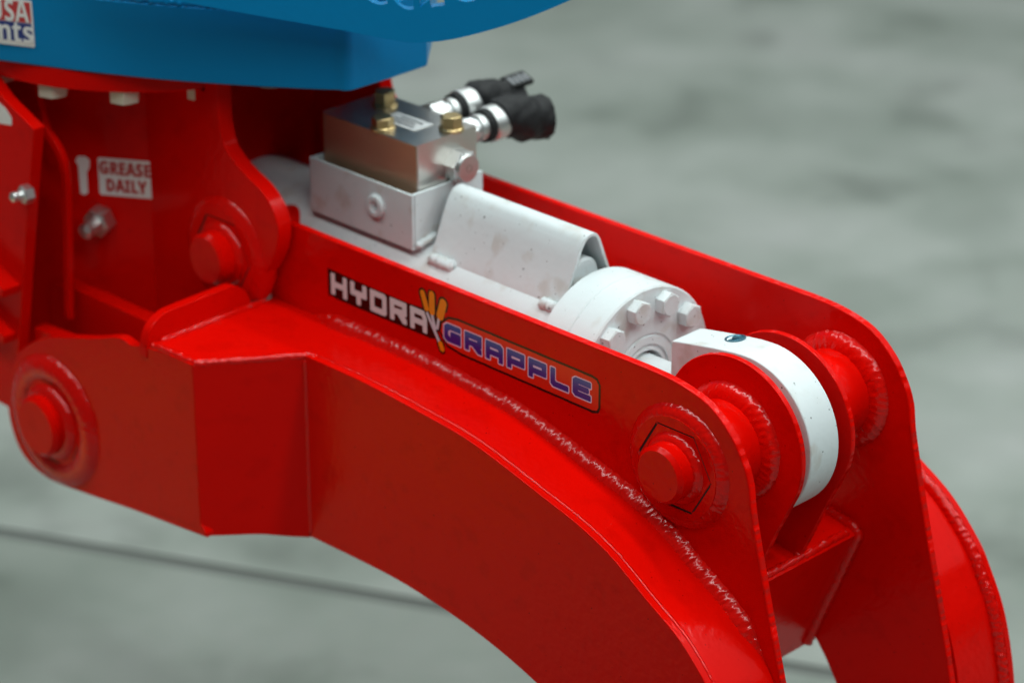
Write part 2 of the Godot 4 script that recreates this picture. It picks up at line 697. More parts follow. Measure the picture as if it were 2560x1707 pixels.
func build_tine() -> void:
	var t := thing("grapple_arm", "long red grapple arm with two side plates, a lettered logo and a curved box rib", "grapple arm", p3(0.15, -0.6, 0.16))
	# the two side plates
	var out := PackedVector2Array()
	out.append_array(arc(-0.7420, 0.0745, 0.041, 180, 96, 10))
	out.append_array(v2([[-0.70, 0.1155], [-0.6, 0.1155], [-0.4, 0.1155], [-0.2, 0.1155]]))
	out.append_array(spline([[-0.06, 0.1158], [-0.0086, 0.113], [0.0427, 0.1006], [0.079, 0.0746], [0.1014, 0.0439], [0.1145, 0.0133], [0.1224, -0.0324], [0.1527, -0.149], [0.1786, -0.2431], [0.205, -0.34], [0.228, -0.45], [0.238, -0.62]], 5))
	out.append_array(spline([[0.10, -0.62], [0.06, -0.52], [0.0164, -0.4397], [-0.0214, -0.3876], [-0.09, -0.325], [-0.2, -0.290], [-0.39, -0.274], [-0.6, -0.274]], 4))
	out.append_array(v2([[-0.783, -0.12]]))
	var near := Mb.new()
	plate_b(near, out, 0.0, 0.0127, 0.0024, 0.75)
	var np := part("side_plate", near, M.red, t, "near red side plate with the lettered logo")
	var far := Mb.new()
	plate_b(far, out, 0.3173, 0.33, 0.0024, 0.75)
	part("side_plate", far, M.red, t, "far red side plate, plain")
	build_logo(np)
	# curved box ribs on the outside of each side plate
	var top := clip_a(spline(arm_top(), 6), -0.5895)
	var low := clip_a(spline(arm_low(), 6), -0.5995)
	var rib := top.duplicate()
	var rev := low.duplicate()
	rev.reverse()
	rib.append_array(rev)
	for k in 2:
		var front := Mb.new()
		if k == 0:
			plate_b(front, rib, -0.105, -0.093, 0.0016)
		else:
			var tall := shifted(top, 0.009)
			tall.append_array(rev)
			plate_b(front, tall, 0.423, 0.435, 0.0016)
		part("rib_plate", front, M.red, t)
		var lid := Mb.new()
		var inside := [-0.0932, -0.0002] if k == 0 else [0.3302, 0.4232]
		plate_b(lid, band(top, -0.0006 if k == 0 else -0.003, 0.010), inside[0], inside[1], 0.0006)
		part("rib_top_plate", lid, M.red, t)
		var floor_plate := Mb.new()
		plate_b(floor_plate, band(low, 0.011, 0.010), inside[0], inside[1], 0.0006)
		part("rib_bottom_plate", floor_plate, M.red, t)
		var seam := Mb.new()
		if k == 0:
			weld(seam, path_b(until_a(clip_a(spline([[-0.74, -0.0085]] + arm_top(), 6), -0.70), 0.160), 0.0100, -0.0140), 0.0285, false, 0.010, 0.066, 0.0018, 26, 0.07)
		else:
			weld(seam, path_b(clip_a(top, -0.2), 0.4245, -0.004), 0.0120, false, 0.011, 0.14, 0.002, 16)
		part("weld_bead", seam, M.bead, t)
	var lipw := Mb.new()
	weld(lipw, path_b(clip_a(top, -0.585), -0.0925, -0.0012), 0.0028, false, 0.008, 0.25, 0.003, 8)
	part("weld_bead", lipw, M.bead, t)
	# the jog between rib and pivot lug
	var j0 := Vector2(-0.5895, -0.105)
	var j1 := Vector2(-0.676, -0.23)
	var L := j0.distance_to(j1)
	var ju := Vector3(j1.x - j0.x, 0, -(j1.y - j0.y)).normalized()
	var jw := Vector3.UP.cross(ju)
	var jog := Mb.new()
	var jo := spline([[L, -0.2668], [L * 0.93, -0.271], [L * 0.7, -0.2735], [L * 0.45, -0.276], [L * 0.2, -0.283], [0.0, -0.2875]], 4)
	jo.append_array(v2([[0, -0.0066], [L, -0.0079]]))
	if jw.dot(Vector3(1, 0, 1)) < 0.0:
		jw = -jw
	prism(jog, jo, p3(j0.x, 0, j0.y), ju, Vector3.UP, jw, -0.012, 0.0, 0.002)
	part("jog_plate", jog, M.red, t)
	var deck := Mb.new()
	plate_y(deck, v2([[-0.674, -0.219], [-0.594, -0.1045], [-0.575, -0.0925], [-0.575, -0.0003], [-0.773, -0.0003], [-0.773, -0.214]]), -0.0185, -0.0085, 0.001)
	part("deck_plate", deck, M.red, t)
	var dw := Mb.new()
	weld(dw, PackedVector3Array([p3(-0.772, -0.011, -0.222), p3(-0.74, -0.009, -0.224), p3(-0.676, -0.0085, -0.222), p3(-0.66, -0.0085, -0.198), p3(-0.63, -0.0085, -0.156), p3(-0.591, -0.0078, -0.099), p3(-0.575, -0.0075, -0.094)]), 0.0052, false, 0.012, 0.34)
	weld(dw, PackedVector3Array([p3(-0.77, -0.009, -0.21), p3(-0.77, -0.008, -0.12), p3(-0.77, -0.008, -0.02)]), 0.005, false, 0.012, 0.3)
	part("weld_bead", dw, M.bead, t)
	var vw := Mb.new()
	weld(vw, PackedVector3Array([p3(-0.5885, -0.012, -0.1045), p3(-0.5885, -0.28, -0.1045)]), 0.0032, false, 0.01, 0.2)
	part("weld_bead", vw, M.bead, t)
	# pivot lug
	var lug := spline([[-0.676, -0.0079], [-0.74, -0.0095], [-0.79, -0.0165], [-0.812, -0.022], [-0.84, -0.0195], [-0.90, -0.040], [-0.975, -0.0625], [-1.02, -0.0785], [-1.074, -0.1124], [-1.1085, -0.155], [-1.124, -0.205], [-1.118, -0.258], [-1.0907, -0.2957], [-1.0333, -0.3111], [-0.94, -0.302], [-0.8347, -0.2876], [-0.74, -0.277], [-0.6655, -0.2685]], 5)
	lug.append_array(v2([[-0.6655, -0.262], [-0.676, -0.25]]))
	var lm := Mb.new()
	plate_b(lm, lug, -0.23, -0.214, 0.002)
	part("pivot_lug", lm, M.red, t)
	pin_boss(t, -1.004, -0.204, -0.23, 1.2, -1.0)
	# upright stiffener across the deck
	var g := spline([[-0.2325, -0.03], [-0.2305, -0.008], [-0.222, 0.012], [-0.2, 0.0262], [-0.17, 0.0292], [-0.0812, 0.0315]], 5)
	g.append_array(spline([[-0.075, 0.0312], [-0.0541, 0.0185], [-0.040, -0.008], [-0.037, -0.035]], 5))
	g.append_array(v2([[-0.037, -0.075], [-0.213, -0.075], [-0.213, -0.03]]))
	var gm := Mb.new()
	plate_a(gm, g, -0.79, -0.774, 0.0016)
	part("stiffener_plate", gm, M.red, t)
	# clevis ears round the rod eye
	var ear := arc(0.0, 0.0, 0.1155, 200, -22, 44)
	ear.append_array(v2([[0.079, -0.1017], [0.0612, -0.1442], [0.036, -0.2], [-0.03, -0.2], [-0.105, -0.08]]))
	for bb in [0.1, 0.198]:
		var em := Mb.new()
		plate_b(em, ear, bb, bb + 0.0095, 0.0018, 0.6)
		part("clevis_ear", em, M.red, t)
	# spacer tubes between ears and side plates, welded at both ends
	var tip := p3(0, 0, 0)
	for sp in [[0.0127, 0.1, 0.1], [0.2075, 0.3173, 0.3173]]:
		var sm := Mb.new()
		lathe(sm, tip, Vector3.FORWARD, [[sp[0], 0.0605], [sp[1], 0.0605]], 64)
		part("spacer_tube", sm, M.red, t)
	var ww := Mb.new()
	weld(ww, circle3(p3(0, 0, 0.1105), Vector3.RIGHT, Vector3.UP, 0.0590, 96), 0.0240, true, 0.014, 0.055, 0.0018, 22)
	part("weld_bead", ww, M.bead, t)
	var w2 := Mb.new()
	weld(w2, circle3(p3(0, 0, 0.3280), Vector3.RIGHT, Vector3.UP, 0.0590, 96), 0.0250, true, 0.014, 0.055, 0.0018, 22)
	part("weld_bead", w2, M.bead, t)
	pin_boss(t, 0.0, 0.0, 0.0, 1.0, -1.0)
	# cross plate that ties the side plates together
	var cp := Mb.new()
	var prof := v2([[0.047, -0.197], [0.038, -0.1905], [-0.004, -0.182], [-0.03, -0.196], [-0.075, -0.392], [-0.035, -0.403]])
	plate_b(cp, prof, 0.0129, 0.3171, 0.004)
	part("cross_plate", cp, M.red, t)
	var cw := Mb.new()
	weld(cw, PackedVector3Array([p3(-0.012, -0.182, 0.314), p3(0.036, -0.190, 0.314), p3(0.046, -0.199, 0.314), p3(0.01, -0.292, 0.314), p3(-0.033, -0.4, 0.314)]), 0.0085, false, 0.02, 0.2)
	weld(cw, PackedVector3Array([p3(0.040, -0.1915, 0.02), p3(0.040, -0.1915, 0.3)]), 0.0052, false, 0.02, 0.35)
	weld(cw, PackedVector3Array([p3(-0.01, -0.181, 0.211), p3(0.034, -0.189, 0.211), p3(0.037, -0.189, 0.195)]), 0.005, false, 0.02, 0.3)
	weld(cw, PackedVector3Array([p3(-0.01, -0.181, 0.113), p3(0.030, -0.1885, 0.113)]), 0.005, false, 0.02, 0.3)
	part("weld_bead", cw, M.bead, t)


# the printed logo on the near side plate
func seg_d(q: Vector2, a: Vector2, b: Vector2) -> float:
	var ab := b - a
	var l := ab.length_squared()
	var h := clampf((q - a).dot(ab) / l, 0.0, 1.0) if l > 0.0 else 0.0
	var d := (q - a - ab * h).abs()
	return pow(pow(d.x, 5.0) + pow(d.y, 5.0), 0.2)


func build_logo(plate: Node3D) -> void:
	const A0 := -0.662
	const A1 := -0.130
	const Y0 := 0.014
	const Y1 := 0.102
	const R := 3000.0
	var W := int((A1 - A0) * R)
	var H := int((Y1 - Y0) * R)
	var img := Image.create(W, H, true, Image.FORMAT_RGBA8)
	var black := Color(0.06, 0.035, 0.025)
	img.fill(Color(0.06, 0.03, 0.02, 0.0))
	var backing := v2([[-0.6565, 0.0715], [-0.6565, 0.0318], [-0.635, 0.0295], [-0.45, 0.0308], [-0.437, 0.034], [-0.436, 0.062], [-0.452, 0.0715], [-0.50, 0.0685], [-0.6, 0.0695]])
	var pill := v2([[-0.4335, 0.046], [-0.430, 0.062], [-0.4155, 0.0735], [-0.396, 0.0765], [-0.15, 0.0755], [-0.141, 0.0735], [-0.1355, 0.066], [-0.1355, 0.033], [-0.139, 0.0255], [-0.148, 0.0228], [-0.39, 0.0245], [-0.418, 0.0285]])
	var pill_in := Geometry2D.offset_polygon(pill, -0.0034, Geometry2D.JOIN_ROUND)[0]
	for py in H:
		for px in W:
			var q := Vector2(A0 + (px + 0.5) / R, Y1 - (py + 0.5) / R)
			if q.x > -0.437 and q.y < 0.078 and q.y > 0.02:
				if Geometry2D.is_point_in_polygon(q, pill_in):
					img.set_pixel(px, py, Color(0.86, 0.13, 0.05))
				elif Geometry2D.is_point_in_polygon(q, pill):
					img.set_pixel(px, py, black)
			elif q.x < -0.43 and q.y < 0.075 and q.y > 0.025 and Geometry2D.is_point_in_polygon(q, backing):
				img.set_pixel(px, py, black)
	var shapes := {
		"H": [[[0, 0], [0, 1]], [[0, 0.5], [1, 0.5]], [[1, 0], [1, 1]]],
		"Y": [[[0, 1], [0, 0.52]], [[0, 0.52], [1, 0.52]], [[1, 0.52], [1, 1]], [[0.5, 0.5], [0.5, 0]]],
		"D": [[[0, 0], [0, 1]], [[0, 1], [0.9, 1]], [[0.9, 1], [1, 0.9]], [[1, 0.9], [1, 0.1]], [[1, 0.1], [0.9, 0]], [[0.9, 0], [0, 0]]],
		"R": [[[0, 0], [0, 1]], [[0, 1], [1, 1]], [[1, 1], [1, 0.5]], [[1, 0.5], [0, 0.42]], [[0.55, 0.45], [1, 0]]],
		"A": [[[0, 0], [0, 1]], [[0, 1], [0.85, 1]], [[0.85, 1], [1, 0.85]], [[1, 0.85], [1, 0]], [[0, 0.4], [1, 0.4]]],
		"G": [[[1, 1], [0.2, 1]], [[0.2, 1], [0, 0.8]], [[0, 0.8], [0, 0.2]], [[0, 0.2], [0.2, 0]], [[0.2, 0], [1, 0]], [[1, 0], [1, 0.45]], [[1, 0.45], [0.5, 0.45]]],
		"P": [[[0, 0], [0, 1]], [[0, 1], [1, 1]], [[1, 1], [1, 0.38]], [[1, 0.38], [0, 0.38]]],
		"L": [[[0, 1], [0, 0.15]], [[0, 0.15], [0.15, 0]], [[0.15, 0], [1, 0]]],
		"E": [[[1, 1], [0.15, 1]], [[0.15, 1], [0, 0.85]], [[0, 0.85], [0, 0.15]], [[0, 0.15], [0.15, 0]], [[0.15, 0], [1, 0]], [[0, 0.52], [0.85, 0.52]]],
	}
	var words := []
	var first := "HYDRA"
	for i in 5:
		words.append([first[i], -0.6505 + 0.0402 * i, 0.0345, 0.0335, 0.0325, 0.0044, false])
	var second := "GRAPPLE"
	for i in 7:
		words.append([second[i], -0.4235 + 0.0398 * i, 0.0365, 0.0325, 0.0268, 0.0042, true])
	for w in words:
		var sw: float = w[5]
		var x0: float = w[1] + sw
		var y0: float = w[2] + sw
		var ww: float = w[3] - 2.0 * sw
		var hh: float = w[4] - 2.0 * sw
		var segs := []
		for s in shapes[w[0]]:
			segs.append([Vector2(x0 + s[0][0] * ww, y0 + s[0][1] * hh), Vector2(x0 + s[1][0] * ww, y0 + s[1][1] * hh)])
		for py in range(int((Y1 - w[2] - w[4] - 0.004) * R), int((Y1 - w[2] + 0.004) * R)):
			for px in range(int((w[1] - 0.004 - A0) * R), int((w[1] + w[3] + 0.004 - A0) * R)):
				if px < 0 or py < 0 or px >= W or py >= H:
					continue
				var q := Vector2(A0 + (px + 0.5) / R, Y1 - (py + 0.5) / R)
				var d := 9.0
				for s in segs:
					d = minf(d, seg_d(q, s[0], s[1]))
				if w[6]:
					var k: float = clampf((q.y - w[2]) / w[4], 0.0, 1.0)
					if d < sw:
						var c := Color(0.20, 0.12, 0.50).lerp(Color(0.17, 0.33, 0.60), smoothstep(0.25, 1.0, k))
						img.set_pixel(px, py, c)
					elif d < sw + 0.0016:
						img.set_pixel(px, py, Color(0.87, 0.78, 0.88))
				elif d < sw:
					img.set_pixel(px, py, Color(0.84, 0.84, 0.85))
	# grabbing claw between the two words: three orange fingers on pale arms, orange joint below
	var fingers := [[Vector2(-0.4645, 0.0925), Vector2(-0.457, 0.073), 0.0052], [Vector2(-0.4465, 0.0955), Vector2(-0.4465, 0.071), 0.0058], [Vector2(-0.4245, 0.0895), Vector2(-0.4305, 0.070), 0.0072]]
	var arms := [[Vector2(-0.4555, 0.065), Vector2(-0.4335, 0.032), 0.0026], [Vector2(-0.4465, 0.066), Vector2(-0.4405, 0.048), 0.0026], [Vector2(-0.4335, 0.064), Vector2(-0.4365, 0.050), 0.0024]]
	var joint := [Vector2(-0.4305, 0.0285), Vector2(-0.4275, 0.0225), 0.0050]
	for py in H:
		for px in range(int((-0.476 - A0) * R), int((-0.408 - A0) * R)):
			var q := Vector2(A0 + (px + 0.5) / R, Y1 - (py + 0.5) / R)
			var dk := 9.0
			var orange := 9.0
			var pale := 9.0
			for f in fingers:
				var d: float = q.distance_to(Geometry2D.get_closest_point_to_segment(q, f[0], f[1])) - f[2]
				orange = minf(orange, d)
			orange = minf(orange, q.distance_to(Geometry2D.get_closest_point_to_segment(q, joint[0], joint[1])) - joint[2])
			for f in arms:
				pale = minf(pale, q.distance_to(Geometry2D.get_closest_point_to_segment(q, f[0], f[1])) - f[2])
			dk = minf(orange, pale)
			if orange < -0.0004:
				img.set_pixel(px, py, Color(0.93, 0.53, 0.07))
			elif pale < 0.0:
				img.set_pixel(px, py, Color(0.80, 0.80, 0.84))
			elif dk < 0.0026 and q.x < -0.4225 or dk < 0.0026 and q.y > 0.078:
				img.set_pixel(px, py, black)
	img.generate_mipmaps()
	var mat := base_mat(Color.WHITE, 0.25, 0.0, 0.4)
	mat.albedo_texture = ImageTexture.create_from_image(img)
	mat.transparency = BaseMaterial3D.TRANSPARENCY_ALPHA
	var m := Mb.new()
	var z := -0.0004
	var n := Vector3.BACK
	m.tri(p3(A0, Y0, z), p3(A1, Y0, z), p3(A1, Y1, z), n, n, n, Vector2(0, 1), Vector2(1, 1), Vector2(1, 0))
	m.tri(p3(A0, Y0, z), p3(A1, Y1, z), p3(A0, Y1, z), n, n, n, Vector2(0, 1), Vector2(1, 0), Vector2(0, 0))
	part("logo_decal", m, mat, plate)


func build_cylinder() -> void:
	var bc := 0.158
	var t := thing("hydraulic_cylinder", "white painted hydraulic cylinder lying between the red side plates of the arm", "hydraulic cylinder", p3(-0.5, -0.11, bc))
	var o := p3(0, 0, bc)
	var br := Mb.new()
	lathe(br, o, Vector3.RIGHT, [[-0.984, 0.0], [-0.984, 0.105], [-0.295, 0.105]], 72)
	part("barrel", br, M.white, t)
	# bolted end gland in two halves
	var gl := Mb.new()
	lathe(gl, o, Vector3.RIGHT, [[-0.296, 0.1], [-0.296, 0.1265], [-0.2935, 0.129], [-0.2518, 0.129], [-0.2508, 0.1278]], 96)
	var gp := part("gland_ring", gl, M.white, t)
	var gf := Mb.new()
	lathe(gf, o, Vector3.RIGHT, [[-0.2506, 0.1278], [-0.2496, 0.129], [-0.2070, 0.129], [-0.2048, 0.1268], [-0.2045, 0.064], [-0.2065, 0.0632], [-0.2065, 0.060], [-0.2035, 0.0592], [-0.2035, 0.049], [-0.207, 0.0478], [-0.207, 0.0448], [-0.204, 0.0442], [-0.204, 0.040], [-0.225, 0.0385], [-0.225, 0.034]], 96)
	part("gland_cap", gf, M.white, t)
	var bolt_mesh: ArrayMesh
	for i in 12:
		var th := deg_to_rad(11.0 + 30.0 * i)
		var c := p3(-0.2045, 0.106 * sin(th), bc + 0.106 * cos(th))
		var bm := Mb.new()
		hex_bolt(bm, c, Vector3.RIGHT, 0.0175, 0.0155, 20.0 + rng.randf() * 25.0)
		bolt_mesh = bm.mesh()
		part_mesh("gland_bolt", bolt_mesh, M.white, gp)
	var rod := Mb.new()
	lathe(rod, o, Vector3.RIGHT, [[-0.225, 0.034], [-0.126, 0.034]], 48)
	part("piston_rod", rod, M.white, t)
	# rod eye
	var e := PackedVector2Array()
	e.append_array(v2([[-0.1287, -0.055], [-0.1285, 0.0595], [-0.1285, 0.0805]]))
	e.append_array(spline([[-0.1275, 0.0895], [-0.122, 0.0925], [-0.09, 0.0985], [-0.055, 0.1045], [-0.022, 0.1092]], 4))
	e.append_array(arc(0, 0, 0.1105, 96, -112, 44))
	var em := Mb.new()
	plate_b(em, e, 0.1235, 0.1805, 0.0025)
	var eye := part("rod_eye", em, M.white, t)
	var hole := Mb.new()
	var up := Vector3(-0.17, 0.985, 0).normalized()
	var hc := p3(-0.0535, 0.1052, 0.164)
	lathe(hole, hc - up * 0.001, up, [[0.0, 0.0], [0.0, 0.0135], [0.0016, 0.0142], [0.002, 0.0125], [0.0006, 0.0112], [0.0006, 0.0048], [0.003, 0.0042], [0.003, 0.0]], 32)
	part("set_screw", hole, M.teal, eye)
	var rw := Mb.new()
	weld(rw, circle3(p3(-0.1325, 0, bc), Vector3.UP, Vector3.FORWARD, 0.036, 60), 0.010, true, 0.014, 0.16)
	part("weld_bead", rw, M.white, t)
	# folded guard over the hose port
	var outer := spline([[0.1005, 0.080], [0.1015, 0.088], [0.115, 0.118], [0.130, 0.1535]], 4)
	outer.append_array(spline([[0.136, 0.1655], [0.144, 0.1755], [0.154, 0.1800], [0.165, 0.1785], [0.173, 0.1695], [0.178, 0.158]], 5))
	outer.append_array(spline([[0.190, 0.128], [0.204, 0.095], [0.207, 0.08]], 4))
	var sheet := PackedVector2Array(outer)
	var back := PackedVector2Array()
	for i in outer.size():
		var d := (outer[mini(i + 1, outer.size() - 1)] - outer[maxi(i - 1, 0)]).normalized()
		back.append(outer[i] + Vector2(d.y, -d.x) * 0.005)
	back.reverse()
	sheet.append_array(back)
	var gd := Mb.new()
	plate_a(gd, sheet, -0.557, -0.302, 0.0008)
	part("guard", gd, M.white, t)
	var gw := Mb.new()
	for x in [[-0.555, -0.505], [-0.34, -0.305]]:
		weld(gw, PackedVector3Array([p3(x[0], 0.0875, 0.0985), p3((x[0] + x[1]) * 0.5, 0.087, 0.0975), p3(x[1], 0.0875, 0.0985)]), 0.0085, false, 0.012, 0.3)
	part("weld_bead", gw, M.white, t)
	var pipe := Mb.new()
	lathe(pipe, p3(0, 0.118, 0.153), Vector3.RIGHT, [[-0.54, 0.026], [-0.312, 0.026], [-0.309, 0.023], [-0.309, 0.0]], 32)
	part("port_pipe", pipe, M.white, t)
	# bracket tray that carries the valve
	var tr := Mb.new()
	var tray := v2([[-0.79, 0.087], [-0.5785, 0.087], [-0.5765, 0.089], [-0.5765, 0.224], [-0.79, 0.224]])
	box(tr, -0.79, -0.5768, 0.0945, 0.1765, 0.087, 0.092, 0.0012)
	box(tr, -0.5820, -0.5765, 0.094, 0.1762, 0.0923, 0.224, 0.0012)
	box(tr, -0.79, -0.785, 0.094, 0.1762, 0.0923, 0.224, 0.0012)
	box(tr, -0.785, -0.582, 0.094, 0.176, 0.219, 0.224, 0.0012)
	box(tr, -0.784, -0.583, 0.10, 0.106, 0.0925, 0.2185, 0.001)
	var trp := part("valve_tray", tr, M.white, t)
	var boss := Mb.new()
	lathe(boss, p3(-0.6489, 0.1415, 0.087), Vector3.BACK, [[-0.001, 0.0185], [0.0045, 0.0165], [0.006, 0.0145], [0.006, 0.0085], [0.004, 0.0075], [0.004, 0.0042], [-0.002, 0.004], [-0.002, 0.0]], 32)
	part("plug_boss", boss, M.white, trp)
	var tw := Mb.new()
	weld(tw, PackedVector3Array([p3(-0.5745, 0.10, 0.092), p3(-0.5735, 0.104, 0.11), p3(-0.5735, 0.108, 0.13)]), 0.005, false, 0.012, 0.3)
	part("weld_bead", tw, M.white, trp)


func hex_bolt(m: Mb, o: Vector3, w: Vector3, rv: float, h: float, turn: float) -> void:
	var ax := side_axes(w)
	var hexa := PackedVector2Array()
	for i in 6:
		var t := deg_to_rad(turn) + TAU * i / 6.0
		hexa.append(Vector2(cos(t), sin(t)) * rv)
	prism(m, hexa, o, ax[0], ax[1], w, -0.001, h - 0.0008, 0.0011)
	lathe(m, o, w, [[h - 0.0008, rv * 0.86], [h, rv * 0.80], [h, 0.0]], 30)


func build_valve() -> void:
	var t := thing("valve_block", "machined steel valve block bolted into the white tray on the cylinder", "valve block", p3(-0.68, 0.11, 0.165))
	var b := Mb.new()
	box(b, -0.7815, -0.5845, 0.158, 0.2425, 0.106, 0.221, 0.0022)
	var blk := part("block", b, M.steel, t)
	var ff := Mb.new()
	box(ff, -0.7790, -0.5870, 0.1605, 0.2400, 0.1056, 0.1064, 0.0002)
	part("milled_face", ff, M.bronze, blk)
	var base := Mb.new()
	box(base, -0.7835, -0.5835, 0.1065, 0.1575, 0.0935, 0.2175, 0.0015)
	for c in [[-0.765, 0.0985], [-0.605, 0.0985]]:
		hex_bolt(base, p3(c[0], 0.1575, c[1]), Vector3.UP, 0.0045, 0.004, 10.0)
	part("base_plate", base, M.olive, t)
	for c in [[-0.7364, 0.186, 0.023], [-0.6690, 0.1195, 0.0175], [-0.5985, 0.184, 0.021]]:
		var g := Mb.new()
		var top := p3(c[0], 0.2425, c[1])
		lathe(g, top, Vector3.UP, [[-0.001, 0.0180], [0.003, 0.0180], [0.0045, 0.016], [0.0045, 0.0]], 36)
		hex_bolt(g, top + Vector3.UP * 0.0045, Vector3.UP, 0.0158, c[2] - 0.0045, rng.randf() * 60.0)
		part("brass_bolt", g, M.gold, t)
	var np := Mb.new()
	plate_y(np, v2([[-0.7020, 0.1420], [-0.6290, 0.1420], [-0.6290, 0.1790], [-0.7020, 0.1790]]), 0.2426, 0.2432, 0.0002)
	var npp := part("name_plate", np, M.sticker, t)
	var ln := Mb.new()
	for i in 3:
		box(ln, -0.692 + 0.004 * i, -0.640 - 0.006 * (i % 2), 0.2433, 0.2436, 0.149 + 0.009 * i, 0.153 + 0.009 * i, 0.0001)
	part("print", ln, M.grey_print, npp)
	var pl := Mb.new()
	var pc := p3(-0.5845, 0.197, 0.178)
	hex_bolt(pl, pc, Vector3.RIGHT, 0.0245, 0.022, 12.0)
	lathe(pl, pc, Vector3.RIGHT, [[0.022, 0.0205], [0.0275, 0.019], [0.0275, 0.0]], 40)
	var plp := part("port_plug", pl, M.zinc, t)
	var dot := Mb.new()
	lathe(dot, pc + Vector3(0.0277, 0.0, 0), Vector3.RIGHT, [[-0.001, 0.006], [0.0004, 0.005], [-0.003, 0.004], [-0.003, 0.0]], 20)
	part("socket", dot, M.olive, plp)
	# two hoses leaving the far face
	var labels := ["black sleeved hose with a printed grey tag, farther of the two on the valve block", "black sleeved hose nearest the hexagon plug, with its cut sleeve end"]
	for k in 2:
		var a: float = [-0.686, -0.628][k]
		var y: float = [0.226, 0.216][k]
		var h := thing("hydraulic_hose", labels[k], "hose", p3(a, y, 0.34), "hydraulic hoses on the valve block")
		var fit := Mb.new()
		var o := p3(a, y, 0)
		var hexa := PackedVector2Array()
		for i in 6:
			hexa.append(Vector2(cos(TAU * i / 6.0 + 0.3), sin(TAU * i / 6.0 + 0.3)) * 0.0225)
		prism(fit, hexa, o, Vector3.RIGHT, Vector3.UP, Vector3.FORWARD, 0.2205, 0.248, 0.002)
		lathe(fit, o, Vector3.FORWARD, [[0.248, 0.0165], [0.258, 0.0165], [0.259, 0.0195], [0.272, 0.0195]], 36)
		part("fitting", fit, M.zinc, h)
		var col := Mb.new()
		lathe(col, o, Vector3.FORWARD, [[0.272, 0.0], [0.272, 0.0235], [0.281, 0.0235], [0.281, 0.0]], 36)
		part("seal_ring", col, M.rubber, h)
		var fer := Mb.new()
		lathe(fer, o, Vector3.FORWARD, [[0.281, 0.02], [0.281, 0.0255], [0.286, 0.0265], [0.304, 0.0265], [0.310, 0.0245], [0.310, 0.0]], 40)
		part("crimp_ferrule", fer, M.zinc, h)
		# protective sleeve, straight and cut off at its far end
		var b1: float = [0.392, 0.388][k]
		var rs: float = [0.0285, 0.0325][k]
		var path := PackedVector3Array()
		var rad := []
		for i in 18:
			var f := i / 17.0
			path.append(p3(a + 0.012 * f * f, y - 0.010 * f * f + 0.004 * sin(f * 5.0 + k), lerpf(0.303, b1, f)))
			rad.append(rs * (0.80 + 0.20 * smoothstep(0.0, 0.25, f)) * (1.0 + 0.045 * sin(f * 11.0 + 2.0 * k)))
		var sl := Mb.new()
		tube(sl, path, rad, 36, 0.13)
		part("sleeve", sl, M.rubber, h)
		if k == 0:
			var n := Vector3(0.35, 0.93, 0).normalized()
			var u := Vector3.FORWARD
			var tp := p3(a + 0.006, y - 0.004, 0.386) + n * (rs * 0.97)
			var tag := Mb.new()
			prism(tag, v2([[-0.022, -0.013], [0.022, -0.013], [0.022, 0.013], [-0.022, 0.013]]), tp, u, n.cross(u), n, -0.006, 0.0025, 0.001)
			var tg := part("tag", tag, M.rubber, h)
			var pr := Mb.new()
			for i in 4:
				prism(pr, v2([[-0.017 + 0.0095 * i, -0.009], [-0.0115 + 0.0095 * i, -0.009], [-0.0115 + 0.0095 * i, 0.007 - 0.003 * (i % 2)], [-0.017 + 0.0095 * i, 0.007]]), tp, u, n.cross(u), n, 0.0026, 0.0030, 0.0001)
			part("print", pr, M.grey_print, tg)


